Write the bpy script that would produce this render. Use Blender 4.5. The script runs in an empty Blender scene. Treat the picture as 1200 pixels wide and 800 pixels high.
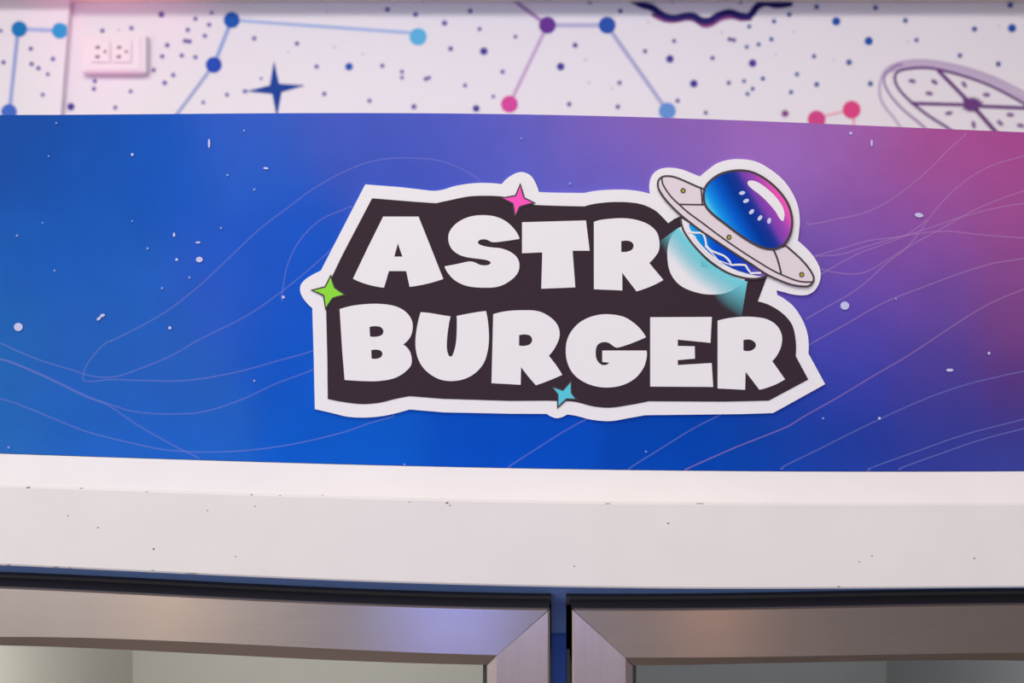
import bpy, bmesh, math, random
import numpy as np
from mathutils import Vector
from mathutils.geometry import tessellate_polygon
sc = bpy.context.scene
COL = sc.collection

# ------------------------------------------------------------------ camera, world, lights, exposure
D = 0.725          # camera to the banner's face (metres)
CZ = 1.75          # camera height
FPX = 1170.0       # focal length in pixels of the 1200 x 800 frame
cam_d = bpy.data.cameras.new('camera')
cam = bpy.data.objects.new('camera', cam_d); COL.objects.link(cam)
cam.location = (0, -D, CZ); cam.rotation_euler = (math.radians(90), 0, 0)
cam_d.sensor_width = 36; cam_d.lens = 36 * FPX / 1200
cam_d.clip_start = 0.02
cam_d.dof.use_dof = True; cam_d.dof.focus_distance = D + 0.01; cam_d.dof.aperture_fstop = 6.5
sc.camera = cam
sc.view_settings.view_transform = 'Standard'; sc.view_settings.look = 'None'
sc.view_settings.exposure = 0.0; sc.view_settings.gamma = 1.0; sc.view_settings.use_curve_mapping = False

W = bpy.data.worlds.new('room_light'); sc.world = W; W.use_nodes = True
_n = W.node_tree.nodes; _l = W.node_tree.links; _bg = _n['Background']; _bg.inputs[1].default_value = 0.62
_tc = _n.new('ShaderNodeTexCoord'); _sp = _n.new('ShaderNodeSeparateXYZ'); _mr = _n.new('ShaderNodeMapRange'); _cr = _n.new('ShaderNodeValToRGB')
_mr.inputs['From Min'].default_value = -0.6; _mr.inputs['From Max'].default_value = 0.6
_l.new(_tc.outputs['Generated'], _sp.inputs[0]); _l.new(_sp.outputs['X'], _mr.inputs['Value']); _l.new(_mr.outputs['Result'], _cr.inputs['Fac']); _l.new(_cr.outputs['Color'], _bg.inputs[0])
_e = _cr.color_ramp.elements; _e[0].position = 0.0; _e[0].color = (1.0, 0.97, 0.98, 1); _e[1].position = 1.0; _e[1].color = (0.30, 0.27, 0.30, 1)
_m = _e.new(0.5); _m.color = (0.76, 0.77, 0.86, 1)

def area(name, loc, target, sx, sy, power, col):
    l = bpy.data.lights.new(name, 'AREA'); l.shape = 'RECTANGLE'; l.size = sx; l.size_y = sy
    l.energy = power; l.color = col
    o = bpy.data.objects.new(name, l); COL.objects.link(o); o.location = loc
    o.rotation_euler = (Vector(target) - Vector(loc)).to_track_quat('-Z', 'Y').to_euler()
    return o
area('ceiling_light', (-0.4, -1.1, 3.35), (-0.05, 0.1, 1.75), 1.6, 0.8, 26, (1.0, 0.91, 0.72))
area('ceiling_light', (-0.9, -3.4, 3.7), (0, 0.4, 1.9), 2.4, 0.8, 26, (0.93, 0.95, 1.0))
area('front_fill_light', (-1.9, -3.6, 2.05), (0, 0.4, 1.6), 1.6, 0.9, 21, (0.88, 0.95, 1.0))  # added low fill, brightens the strip under the ledge
area('wall_fill_light', (0.0, 0.18, 2.62), (0.0, 1.0, 2.1), 2.4, 0.12, 4.2, (0.96, 0.95, 0.88))  # added fill to brighten the back wall above the cooler
area('blue_lamp', (-0.27, -2.6, 1.3), (-0.1, 0, 1.5), 0.10, 0.6, 2.3, (0.18, 0.26, 1.0))
area('blue_lamp', (-0.10, -2.6, 1.2), (-0.1, 0, 1.5), 0.07, 0.5, 1.7, (0.18, 0.26, 1.0))
area('warm_lamp', (-1.10, -2.6, 1.3), (-0.2, 0, 1.5), 0.08, 0.5, 0.7, (1.0, 0.60, 0.28))
area('warm_lamp', (0.64, -2.6, 1.3), (0.1, 0, 1.5), 0.10, 0.5, 0.8, (1.0, 0.5, 0.28))
_pl = bpy.data.lights.new('pink_fill_spot', 'SPOT'); _pl.energy = 5.0; _pl.color = (1.0, 0.16, 0.5); _pl.spot_size = math.radians(50); _pl.spot_blend = 1.0; _pl.shadow_soft_size = 0.05  # added spot, hidden behind the banner, tints the wall top and trim pink
_po = bpy.data.objects.new('pink_fill_spot', _pl); COL.objects.link(_po); _po.location = (-0.75, 0.80, 1.84)
_po.rotation_euler = (Vector((-0.68, 0.90, 2.44)) - Vector(_po.location)).to_track_quat('-Z', 'Y').to_euler()
area('cooler_interior_light', (-0.30, 0.09, 1.515), (-0.30, 0.4, 1.1), 0.4, 0.03, 2.1, (1.0, 0.95, 0.84))
area('cooler_interior_light', (0.32, 0.09, 1.515), (0.32, 0.4, 1.1), 0.4, 0.03, 0.5, (0.85, 0.92, 1.0))

# ------------------------------------------------------------------ colours and materials
def lin(c):
    return tuple(((v / 255) / 12.92 if v / 255 <= 0.04045 else ((v / 255 + 0.055) / 1.055) ** 2.4) for v in c)
MATS = {}
def mat(name, rgb, rough=0.5, metal=0.0, spec=0.25, noise=0.0, scale=30.0, alpha=1.0):
    if name in MATS: return MATS[name]
    m = bpy.data.materials.new(name); m.use_nodes = True; n = m.node_tree.nodes; L = m.node_tree.links
    b = n['Principled BSDF']; c = lin(rgb) + (1,)
    b.inputs['Base Color'].default_value = c; b.inputs['Roughness'].default_value = rough
    b.inputs['Metallic'].default_value = metal; b.inputs['Specular IOR Level'].default_value = spec
    b.inputs['Alpha'].default_value = alpha
    if noise:
        t = n.new('ShaderNodeTexCoord'); x = n.new('ShaderNodeTexNoise'); x.inputs['Scale'].default_value = scale
        x.inputs['Detail'].default_value = 4
        mp = n.new('ShaderNodeMapRange'); mp.inputs['To Min'].default_value = 1 - noise; mp.inputs['To Max'].default_value = 1 + noise
        mx = n.new('ShaderNodeVectorMath'); mx.operation = 'SCALE'; mx.inputs[0].default_value = c[:3]
        L.new(t.outputs['Object'], x.inputs['Vector']); L.new(x.outputs['Fac'], mp.inputs['Value'])
        L.new(mp.outputs['Result'], mx.inputs['Scale']); L.new(mx.outputs[0], b.inputs['Base Color'])
    MATS[name] = m
    return m
def print_mat(name, alpha_attr=False):
    """ink whose printed colour is stored on the mesh"""
    if name in MATS: return MATS[name]
    m = bpy.data.materials.new(name); m.use_nodes = True; n = m.node_tree.nodes; L = m.node_tree.links
    b = n['Principled BSDF']; b.inputs['Roughness'].default_value = 0.5; b.inputs['Specular IOR Level'].default_value = 0.06
    a = n.new('ShaderNodeAttribute'); a.attribute_name = 'ink'
    L.new(a.outputs['Color'], b.inputs['Base Color'])
    if alpha_attr: L.new(a.outputs['Alpha'], b.inputs['Alpha'])
    else:
        # faint halftone mottling of the print
        t = n.new('ShaderNodeTexCoord'); x = n.new('ShaderNodeTexNoise'); x.inputs['Scale'].default_value = 35
        x.inputs['Detail'].default_value = 6
        mp = n.new('ShaderNodeMapRange'); mp.inputs['To Min'].default_value = 0.90; mp.inputs['To Max'].default_value = 1.10
        mx = n.new('ShaderNodeVectorMath'); mx.operation = 'SCALE'
        L.new(t.outputs['Object'], x.inputs['Vector']); L.new(x.outputs['Fac'], mp.inputs['Value'])
        L.new(a.outputs['Color'], mx.inputs[0]); L.new(mp.outputs['Result'], mx.inputs['Scale'])
        L.new(mx.outputs[0], b.inputs['Base Color'])
    MATS[name] = m
    return m
def steel(name, rgb, rough, vertical=False):
    m = bpy.data.materials.new(name); m.use_nodes = True; n = m.node_tree.nodes; L = m.node_tree.links
    b = n['Principled BSDF']; b.inputs['Metallic'].default_value = 1; b.inputs['Roughness'].default_value = rough
    b.inputs['Anisotropic'].default_value = 0.75
    v = n.new('ShaderNodeCombineXYZ'); v.inputs[0 if vertical else 2].default_value = 1
    L.new(v.outputs[0], b.inputs['Tangent'])
    t = n.new('ShaderNodeTexCoord'); mp = n.new('ShaderNodeMapping')
    mp.inputs['Scale'].default_value = (400, 400, 12) if vertical else (12, 400, 400)
    x = n.new('ShaderNodeTexNoise'); x.inputs['Scale'].default_value = 1.0; x.inputs['Detail'].default_value = 5
    L.new(t.outputs['Object'], mp.inputs['Vector']); L.new(mp.outputs[0], x.inputs['Vector'])
    y = n.new('ShaderNodeTexNoise'); y.inputs['Scale'].default_value = 18; y.inputs['Detail'].default_value = 6
    L.new(t.outputs['Object'], y.inputs['Vector'])
    ad = n.new('ShaderNodeMath'); ad.operation = 'ADD'; L.new(x.outputs['Fac'], ad.inputs[0]); L.new(y.outputs['Fac'], ad.inputs[1])
    r = n.new('ShaderNodeMapRange'); r.inputs['From Max'].default_value = 2; r.inputs['To Min'].default_value = 0.84; r.inputs['To Max'].default_value = 1.16
    s = n.new('ShaderNodeVectorMath'); s.operation = 'SCALE'; s.inputs[0].default_value = lin(rgb)
    L.new(ad.outputs[0], r.inputs['Value']); L.new(r.outputs['Result'], s.inputs['Scale']); L.new(s.outputs[0], b.inputs['Base Color'])
    MATS[name] = m
    return m

WHITE = mat('white_vinyl', (234, 231, 237), 0.45)
BACK = mat('dark_vinyl', (58, 44, 54), 0.5, spec=0.06)
LINE = mat('art_line', (70, 58, 62), 0.5)
RIMC = mat('saucer_grey', (224, 211, 220), 0.5)
LEDGE = mat('white_ledge_plastic', (233, 227, 227), 0.38, noise=0.04, scale=25)
BLUE = mat('blue_cooler_paint', (60, 98, 188), 0.45)
BLACK = mat('black_gasket_rubber', (84, 80, 80), 0.7)
TRIMC = mat('taupe_trim_paint', (238, 224, 202), 0.6)
STEEL_H = steel('brushed_steel', (182, 169, 160), 0.27)
STEEL_V = steel('brushed_steel_upright', (222, 206, 200), 0.34, True)
WALLM = mat('white_wall_panel', (232, 224, 232), 0.6, noise=0.012, scale=3)
DIRT = mat('scuff_mark', (140, 126, 118), 0.8, alpha=0.5)

# ------------------------------------------------------------------ measuring and mesh helpers
def P(px, py, y=0.0):
    """point at depth y that stands behind the photograph's pixel"""
    k = (D + y) / FPX
    return Vector(((px - 600) * k, y, CZ + (400 - py) * k))
def setp(o, label=None, cat=None, group=None, kind=None):
    for k, v in (('label', label), ('category', cat), ('group', group), ('kind', kind)):
        if v: o[k] = v
    return o
def empty(name, loc):
    o = bpy.data.objects.new(name, None); COL.objects.link(o); o.location = loc; o.empty_display_size = 0.05
    return o
def wloc(o):
    v = Vector((0, 0, 0))
    while o: v += o.location; o = o.parent
    return v
def build(name, V, F, ms, parent=None, idx=None, origin=None, smooth=False):
    me = bpy.data.meshes.new(name)
    org = Vector(origin) if origin is not None else (sum((Vector(v) for v in V), Vector()) / len(V))
    me.from_pydata([tuple(Vector(v) - org) for v in V], [], F)
    for m in (ms if isinstance(ms, (list, tuple)) else [ms]): me.materials.append(m)
    if idx:
        for p, i in zip(me.polygons, idx): p.material_index = i
    if smooth:
        for p in me.polygons: p.use_smooth = True
    me.validate(); me.update()
    o = bpy.data.objects.new(name, me); COL.objects.link(o)
    if parent: o.parent = parent
    o.location = org - (wloc(parent) if parent else Vector())
    return o
def box(x0, x1, y0, y1, z0, z1):
    V = [(x, y, z) for z in (z0, z1) for y in (y0, y1) for x in (x0, x1)]
    F = [(0, 2, 3, 1), (4, 5, 7, 6), (0, 1, 5, 4), (2, 6, 7, 3), (0, 4, 6, 2), (1, 3, 7, 5)]
    return V, F
def merge(*parts):
    V, F = [], []
    for v, f in parts:
        n = len(V); V += list(v); F += [tuple(i + n for i in q) for q in f]
    return V, F
def bevel(o, w, seg=2):
    m = o.modifiers.new('soft_edges', 'BEVEL'); m.width = w; m.segments = seg; m.limit_method = 'ANGLE'
    return o

def parse(s):
    """'x,y x,y~' : plain points are corners, ~ points lie on a smooth curve"""
    out = []
    for t in s.split():
        sm = t.endswith('~'); a, b = t.rstrip('~').split(',')
        out.append((float(a), float(b), sm))
    return out
def curve(s, closed=True, n=5):
    p = parse(s) if isinstance(s, str) else s
    N = len(p); res = []
    for i in range(N if closed else N - 1):
        a, b = p[i], p[(i + 1) % N]
        res.append((a[0], a[1]))
        if not (a[2] or b[2]): continue
        def tan(j, q):
            if not p[j % N][2]: return None
            u, v = p[(j - 1) % N], p[(j + 1) % N]
            return ((v[0] - u[0]) / 2, (v[1] - u[1]) / 2)
        L = math.hypot(b[0] - a[0], b[1] - a[1])
        ta, tb = tan(i, 0), tan(i + 1, 0)
        ch = (b[0] - a[0], b[1] - a[1])
        def norm(t):
            l = math.hypot(*t) or 1; return (t[0] / l * L, t[1] / l * L)
        if ta is None and tb is not None:
            tb = norm(tb); ta = (2 * ch[0] - tb[0], 2 * ch[1] - tb[1]); ta = norm(ta)
        elif tb is None and ta is not None:
            ta = norm(ta); tb = norm((2 * ch[0] - ta[0], 2 * ch[1] - ta[1]))
        else: ta, tb = norm(ta), norm(tb)
        for k in range(1, n):
            t = k / n; h1 = 2*t**3-3*t**2+1; h2 = t**3-2*t**2+t; h3 = -2*t**3+3*t**2; h4 = t**3-t**2
            res.append(tuple(h1*a[q] + h2*ta[q] + h3*b[q] + h4*tb[q] for q in (0, 1)))
    if not closed: res.append((p[-1][0], p[-1][1]))
    return res
def slab(loops, y, t):
    """thin cut-out: outline (and holes) in pixels, front face at y, t thick"""
    V, F = [], []
    tes = tessellate_polygon([[Vector((a, b, 0)) for a, b in lp] for lp in loops])
    flat = [q for lp in loops for q in lp]; n = len(flat)
    V = [P(a, b, y) for a, b in flat] + [P(a, b, y) + Vector((0, t, 0)) for a, b in flat]
    for tr in tes:
        a, b, c = [flat[i] for i in tr]
        if (b[0]-a[0])*(c[1]-a[1]) - (b[1]-a[1])*(c[0]-a[0]) > 0: tr = tr[::-1]
        F.append(tuple(tr)); F.append(tuple(i + n for i in tr[::-1]))
    k = 0
    for lp in loops:
        m = len(lp)
        for i in range(m):
            j = (i + 1) % m; F.append((k + i, k + j, n + k + j, n + k + i))
        k += m
    return V, F
def ribbon(pts, w, y, t=0.00005, closed=False, taper=False):
    """stroke of width w (pixels) along pts"""
    q = []
    N = len(pts)
    for i in range(N):
        a = pts[(i - 1) % N] if (closed or i) else pts[i]; b = pts[(i + 1) % N] if (closed or i < N - 1) else pts[i]
        dx, dy = b[0] - a[0], b[1] - a[1]; l = math.hypot(dx, dy) or 1
        ww = w / 2 * (1 if not taper else max(0.15, math.sin(math.pi * (i + .5) / N)))
        q.append((pts[i][0] - dy / l * ww, pts[i][1] + dx / l * ww, pts[i][0] + dy / l * ww, pts[i][1] - dx / l * ww))
    V, F = [], []
    for a in q: V += [P(a[0], a[1], y), P(a[2], a[3], y)]
    for i in range(N if closed else N - 1):
        j = (i + 1) % N; F.append((2*i, 2*j, 2*j + 1, 2*i + 1))
    return V, F
def disc(cx, cy, rx, y, ry=None, ang=0, n=20):
    ry = ry or rx; c, s = math.cos(ang), math.sin(ang)
    V = [P(cx + rx*math.cos(a)*c - ry*math.sin(a)*s, cy + rx*math.cos(a)*s + ry*math.sin(a)*c, y) for a in [2*math.pi*k/n for k in range(n)]]
    return V, [tuple(range(n))[::-1]]
def outline(s, n=5): return curve(s, True, n)
def grow(pts, d):
    """offset a closed outline outwards by d pixels"""
    A = sum(pts[i][0]*pts[(i+1) % len(pts)][1] - pts[(i+1) % len(pts)][0]*pts[i][1] for i in range(len(pts)))
    sg = 1 if A > 0 else -1; N = len(pts); o = []
    for i in range(N):
        a, b, c = pts[i-1], pts[i], pts[(i+1) % N]
        n1 = (b[1]-a[1], -(b[0]-a[0])); n2 = (c[1]-b[1], -(c[0]-b[0]))
        l1 = math.hypot(*n1) or 1; l2 = math.hypot(*n2) or 1
        n = (n1[0]/l1 + n2[0]/l2, n1[1]/l1 + n2[1]/l2); l = math.hypot(*n) or 1
        k = min(2.2, 2 / l)
        o.append((b[0] + sg*n[0]/l*d*k, b[1] + sg*n[1]/l*d*k))
    return o

# horizontal edges of the cooler, followed along the frame (px x -> px y)
EDGE = {
 'top': [(0,134.8),(150,133.6),(300,132.9),(450,132.6),(600,133.9),(700,135.8),(780,137.6),(900,142.4),(1050,148.8),(1200,154.8)],
 'bottom': [(0,530.7),(93,534.2),(150,536.3),(300,540.3),(450,544.4),(550,547.2),(700,549.9),(850,551.4),(1000,551.8),(1200,551.7)],
 'fold': [(0,567.9),(150,573.2),(300,578.3),(450,583),(600,586.6),(850,589.0),(1200,589.2)],
 'lip': [(0,662.4),(150,669.2),(300,676.7),(450,682.4),(550,685.6),(700,688.7),(850,690),(1000,689.7),(1200,688.3)],
 'door': [(0,687.5),(150,694.5),(300,702),(450,708.5),(620,713.2),(720,713.2),(850,712.2),(1000,710.3),(1200,707)],
 'rail': [(0,746),(150,749),(300,755.2),(450,761.5),(560,768.7),(750,769.3),(900,768.9),(1050,767),(1200,764.6)],
 'pane': [(0,758.6),(150,763.8),(300,772),(450,778),(565,781.6),(745,782),(900,779.6),(1200,776.6)],
}
FIT = {k: np.polyfit([(a - 600) / 600 for a, b in v], [b for a, b in v], 4) for k, v in EDGE.items()}
def E(k, x):
    u = (min(1230, max(-30, x)) - 600) / 600
    v = np.polyval(FIT[k], u)
    if x > 1230: v += (x - 1230) * (np.polyval(FIT[k], 1.05) - np.polyval(FIT[k], 1.0)) / 30
    if x < -30: v += (-30 - x) * (np.polyval(FIT[k], -1.05) - np.polyval(FIT[k], -1.0)) / 30
    return float(v)
X0, X1 = -250, 1440     # the cooler's sides
def frange(a, b, n): return [a + (b - a) * i / n for i in range(n + 1)]

# ------------------------------------------------------------------ the setting
BY = 1.0            # face of the back wall
V, F = box(-2.4, 2.4, BY, BY + 0.12, 0, 2.6)
wall = build('wall_back', V, F, WALLM); setp(wall, 'white wall panel printed with constellations and stars, behind the cooler', kind='structure')
# the part of the wall at the left stands a little proud and ends in a slightly leaning edge
LY = BY - 0.014
e0, e1 = P(81.5, 0, LY), P(70.5, 140, LY)
sl = (e1.x - e0.x) / (e1.z - e0.z)
xa = lambda z: e0.x + sl * (z - e0.z)
V = [(-2.4, LY, 0), (xa(1.9), LY, 0), (xa(1.9), LY, 1.9), (xa(2.6), LY, 2.6), (-2.4, LY, 2.6)]
V = V + [(a, BY, c) for a, b, c in V]
F = [(0, 1, 2, 3, 4), (9, 8, 7, 6, 5)] + [(i, i + 5, (i + 1) % 5 + 5, (i + 1) % 5) for i in range(5)]
wl = build('wall_left', V, F, WALLM); setp(wl, 'raised white wall panel left of the socket', kind='structure')
V, F = box(-2.4, 2.4, -3.9, BY + 0.12, -0.05, 0)
setp(build('floor', V, F, mat('floor_tile', (150, 138, 132), 0.4, noise=0.1, scale=4)), 'plain floor under the cooler', kind='structure')
zt = P(0, 3.0, BY).z
tx = -2.4
V = [(tx, BY - .062, zt), (P(600, 0, BY).x, BY - .062, zt), (2.4, BY - .062, zt), (2.4, BY - .062, zt + .1), (tx, BY - .062, zt + .1)]
V = V + [(a, BY, c) for a, b, c in V]
F = [(0, 1, 2, 3, 4), (9, 8, 7, 6, 5)] + [(i, i + 5, (i + 1) % 5 + 5, (i + 1) % 5) for i in range(5)]
setp(bevel(build('trim_1', V, F, TRIMC), 0.003), 'taupe trim along the top of the printed wall', kind='structure')
V, F = box(-2.4, 2.4, BY - 0.6, BY + 0.12, 2.6, 2.68)
setp(build('ceiling', V, F, TRIMC), 'ceiling strip above the wall', kind='structure')

# printed artwork on the wall -------------------------------------------------
WY = BY - 0.0004
inks = {}
def ink(rgb):
    k = 'ink_%02x%02x%02x' % rgb
    return mat(k, rgb, 0.6, spec=0.15)
def multi(name, items, parent, label=None):
    """one printed mesh made of several shapes in their own inks"""
    V, F, I, ms = [], [], [], []
    for (v, f), m in items:
        if m not in ms: ms.append(m)
        n = len(V); V += list(v); F += [tuple(i + n for i in q) for q in f]; I += [ms.index(m)] * len(f)
    o = build(name, V, F, ms, parent, I)
    if label: o['label'] = label
    return o
def link(a, b, w, c, y=None): return (ribbon([a, b], w, WY if y is None else y), ink(c))
def dot(x, y, r, c, yy=None, k=0.0001): return (disc(x, y, r, (WY if yy is None else yy) - k), ink(c))
LW = LY - 0.0004
V = []
multi('constellation_print', [link((22,34),(70,36),4.5,(165,180,226),LW), link((21,36),(11,131),4.5,(150,165,215),LW),
      dot(22.5,34,9.3,(18,118,186),LW), (slab([[(78.6,30),(78.9,28)] + [(70+9.3*math.cos(a),36-9.3*math.sin(a)) for a in frange(0.65,5.7,16)] + [(78.2,42)]], LW-0.0001, 0.00005), ink((52,150,212))),
      dot(10.5,131,9.3,(66,104,196),LW)], wl, 'blue constellation dots joined by pale lines on the left panel')
multi('constellation_print', [link((271.5,23.5),(250.5,76),4.5,(150,165,216)), link((250.5,76),(205,137),4,(160,165,210)),
      link((271.5,23.5),(490,39),3.6,(165,182,226)), dot(271.5,23.5,9.5,(18,84,178)), dot(250.5,76,9.5,(30,72,182)), dot(490,43,10.2,(92,176,222))],
      wall, 'blue constellation with a long pale line to a light blue dot')
multi('constellation_print', [link((598,-3),(641,29.5),4.5,(170,135,185)), link((641.5,29.5),(711,29.5),5,(186,178,214)),
      link((641.5,29.5),(597,122),4.2,(200,165,205)), link((711,29.5),(782,130),4.6,(172,168,208)),
      dot(641.5,29.5,10,(104,48,146)), dot(711.5,29.5,10,(38,80,172)), dot(597,122,10,(214,72,158)), dot(782,130,10,(104,146,212))],
      wall, 'constellation of purple, blue and pink dots above the word ASTRO')
multi('constellation_print', [link((957,138),(998,128.5),3.4,(234,178,192)), link((1000,128),(1001,152),3.4,(234,170,190)),
      dot(998,128.5,10.6,(222,70,134)), dot(957,140,10.6,(212,70,138))], wall, 'two pink constellation dots at the banner edge')
def spark(cx, cy, tips, inner):
    out = []
    for i in range(4):
        out.append(tips[i]); out.append(inner[i])
    return out
def concave(tips, inner, n=4):
    """four pointed star with sides curving in"""
    o = []
    for i in range(4):
        for a, c, b in ((tips[i], None, inner[i]), (inner[i], None, tips[(i+1) % 4])):
            o.append(a)
    return o
st = concave([(321,71),(358,100),(324.5,138),(288,107)], [(327,98),(330,108),(319,110),(316,100)])
multi('sparkle_print', [(slab([st], WY - 0.0001, 0.00008), ink((18,62,152)))], wall, 'dark blue four pointed sparkle')
multi('sparkle_print', [(slab([[(920+ (6 if k % 2 else 3)*math.cos(k*math.pi/6+.26), 133+(6 if k % 2 else 3)*math.sin(k*math.pi/6+.26)) for k in range(12)]], WY-0.0001, 0.00008), ink((132,62,138)))], wall, 'tiny purple burst')
zz = curve('738,-4~ 751,5~ 764,9~ 777,18~ 790,21~ 804,18.5~ 813,19~ 822,24~ 832,24~ 842,18~ 855,14.5~ 868,18.5~ 878,18.5~ 888,7~ 898,3.5~ 910,6~ 926,3~', False)
zp = [(a, b + 3.2) for a, b in curve('766,13~ 777,20~ 790,21.5~ 804,19~ 813,20~ 825,27~ 835,25~ 845,19~ 858,17~ 869,19.5~ 880,18~', False)]
multi('wave_print', [(ribbon(zz, 8, WY - 0.0003), ink((34,24,100))), (ribbon(zp, 4.5, WY - 0.0001), ink((140,66,134)))], wall, 'dark violet wavy line at the top')
# citrus slice drawing, cut off by the banner
c1, c2, c3 = (190,168,200), (150,112,166), (108,62,128)
items = []
items.append((ribbon(curve('1068,158~ 1046,136~ 1033,118~ 1031,100~ 1038,82~ 1056,73~ 1085,71~ 1122,77~ 1158,88~ 1190,103~ 1225,125~ 1260,155~', False), 3, WY - 0.0001), ink(c1)))
items.append((ribbon(curve('1045,84~ 1060,77~ 1087,75.5~ 1120,81~ 1155,92~ 1188,108~ 1222,130~ 1250,158~', False), 6, WY - 0.00012), ink((196,176,206))))
items.append((ribbon(curve('1098,158~ 1075,142~ 1054,124~ 1040,106~ 1036,92~ 1043,82~ 1058,77~', False), 2.5, WY - 0.00014), ink(c2)))
items.append((ribbon(curve('1130,160~ 1108,148~ 1082,131~ 1061,113~ 1050,98~ 1050,86~ 1062,81~ 1087,79.5~ 1117,85.5~ 1150,96~ 1180,110~ 1212,130~ 1240,160~', False), 3.2, WY - 0.00016), ink(c3)))
for a, b, w in (((1140,124),(1099,82),4.5), ((1140,123),(1068,121),4.0), ((1140,124),(1214,127),4.2), ((1140,124),(1170,158),5.0)):
    items.append((ribbon([a, b], w, WY - 0.0002), ink(c3)))
sp = []
random.seed(4)
for k in range(26):
    a = k * 2 * math.pi / 26; r = (15.5 if k % 2 else 10.5) * (1 - 0.35 * abs(math.sin(a)))
    sp.append((1139 + r * math.cos(a), 122.5 + r * math.sin(a)))
items.append((slab([sp], WY - 0.0003, 0.00005), ink(c3)))
for x, y, a in ((1069,95,.2),(1095,96,.6),(1089,109.5,.2),(1130,99,1.0),(1156,111,.1),(1112,132.5,-.2),(1141,146,1.4),(1172,144,.7),(1184,134.5,.1),(1196,147,.2)):
    items.append((disc(x, y, 4.6, WY - 0.0002, 2.4, a), ink((132,92,148))))
multi('citrus_slice_print', items, wall, 'purple line drawing of a sliced citrus wheel')
DOTS = '''36,57,3 62,69,3 4,73,3 37,75,3 45,80,3 56,87,2.6 50,111,2.8 1,36,2.5|189,17,4 120,36,3 139,35,1.8 154,33,3 111,95,3 110,104,3 153,107,2.7 135,126,2.8 83,125,5 180,82,3
193,97,3.2 203,88,3 190,66,3 196,53,3.2 213,65,3 229,67,3 217,48,3.2 222,48.5,3.2 220,35,3 229,22,3 245,29,3 240,42,3 248,15,2.5 266,111,2.8 238,120,2.6 287,107,3 298,45,3 306,92,2
348,51,3 371,78,3 409,78,5.2 380,110,3 433,118,3 448,77,3 471,84,2.8 471,91,2.6 499,92.5,3 503,91,2.6 485,125,3.6 454,11,3.4 487,17,3.4 521,27,3.8 528,57,3.4 567,60,5.2 551,13,3.4 562,34,2.8
589,84,3 545,100,2.8 578,113,2.6 558,127,4.6 604,43,2.6 674,53,3.6 657,78,5.2 667,122,3.2 726,97,3 724,125,3.2 727,13,3.2 691,2,3.2 663,0,3 756,60,3 790,48,2.8 785,69,5.2 813,98,5.2 794,118,3
827,132,2.8 835,68,3 854,97,3 855,46,3 860,47,3 872,95,2.8 875,55,2.8 889,52,2.8 882,74,5.2 894,92,3 882,104,2.8 876,110,2.8 878,31,2.8 868,2,3 788,1,3 907,25,3 904,46,3 925,17,3.2
957,8,3.4 980,25,5.6 1018,48,5.6 1026,9,3.4 1061,24,3.4 1074,47,3 995,73,4 954,66,3 934,87,3 957,99,3.4 927,108,3 1020,98,3.5 1125,65,3.2 1170,75,3.5 1142,34,3.6 1186,33,5.6 1184,6,4
383,13,1.6 392,55,1.8 338,61,1.6 425,63,1.6 760,26,1.6 846,38,1.8 686,70,1.8 690,97,1.8 717,104,1.6 977,70,1.6 1064,49,1.6 1171,31,1.6 930,37,1.6 909,64,1.6'''
lft, rgt = DOTS.split('|')
random.seed(21)     # the same pattern goes on beyond and below what the photograph shows
rgt += ''.join(' %d,%d,%.1f' % (random.uniform(1205, 1600), random.uniform(-10, 330), random.choice((3, 3, 3.4, 5))) for k in range(60))
rgt += ''.join(' %d,%d,%.1f' % (random.uniform(85, 1205), random.uniform(160, 330), random.choice((3, 3, 3.4, 5))) for k in range(90))
lft += ''.join(' %d,%d,%.1f' % (random.uniform(-420, -10), random.uniform(-10, 330), random.choice((3, 3, 3.4, 5))) for k in range(60))
def dcol(x, r):
    f = x / 1200
    if r < 2: return (198, 190, 205)
    base = (112, 96, 168) if f < .5 else (104, 88, 152)
    if f > .72: base = (72, 92, 158)
    if r > 4.4:
        base = (28, 78, 168) if f > .8 else ((40, 84, 176) if 380 < x < 420 else (76, 62, 152))
    return base
rr = lambda r: r * 0.87
multi('star_dot_print', [dot(x, y, rr(r), dcol(x, r), LW, 0.0002) for x, y, r in [tuple(map(float, t.split(','))) for t in lft.split()]], wl)
multi('star_dot_print', [dot(x, y, rr(r), dcol(x, r), None, 0.0002) for x, y, r in [tuple(map(float, t.split(','))) for t in rgt.split()]], wall)

# socket box on the wall -------------------------------------------------------
SF = BY - 0.017
a, b = P(95, 40, SF), P(171, 85, SF)
sock = empty('wall_socket', ((a.x + b.x) / 2, BY, b.z))
setp(sock, 'white double wall socket box on the printed wall, upper left', 'socket')
PLW = mat('white_socket_plastic', (234, 222, 230), 0.5)
V, F = box(a.x, b.x, SF, BY, b.z, a.z)
bevel(build('back_box', V, F, PLW, sock), 0.003)
pa, pb = P(101, 43, SF), P(165, 82, SF)
V, F = box(pa.x, pb.x, SF - 0.0015, SF, pb.z, pa.z)
bevel(build('cover_plate', V, F, PLW, sock), 0.002)
SLOT = mat('socket_slot', (120, 92, 100), 0.8)
for cx in (119, 144):
    q0, q1 = P(cx - 12, 49, SF - .003), P(cx + 10, 73, SF - .003)
    V, F = box(q0.x, q1.x, SF - 0.0042, SF - 0.003, q1.z, q0.z)
    f = bevel(build('outlet_face', V, F, PLW, sock), 0.001)
    V, F = merge(disc(cx - 4.5, 55.5, 2.8, SF - 0.0045, 1.8), disc(cx - 4.8, 66.5, 2.8, SF - 0.0045, 1.8), disc(cx + 4, 60.5, 1.8, SF - 0.0045))
    build('slot', V, F, SLOT, f)

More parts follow.
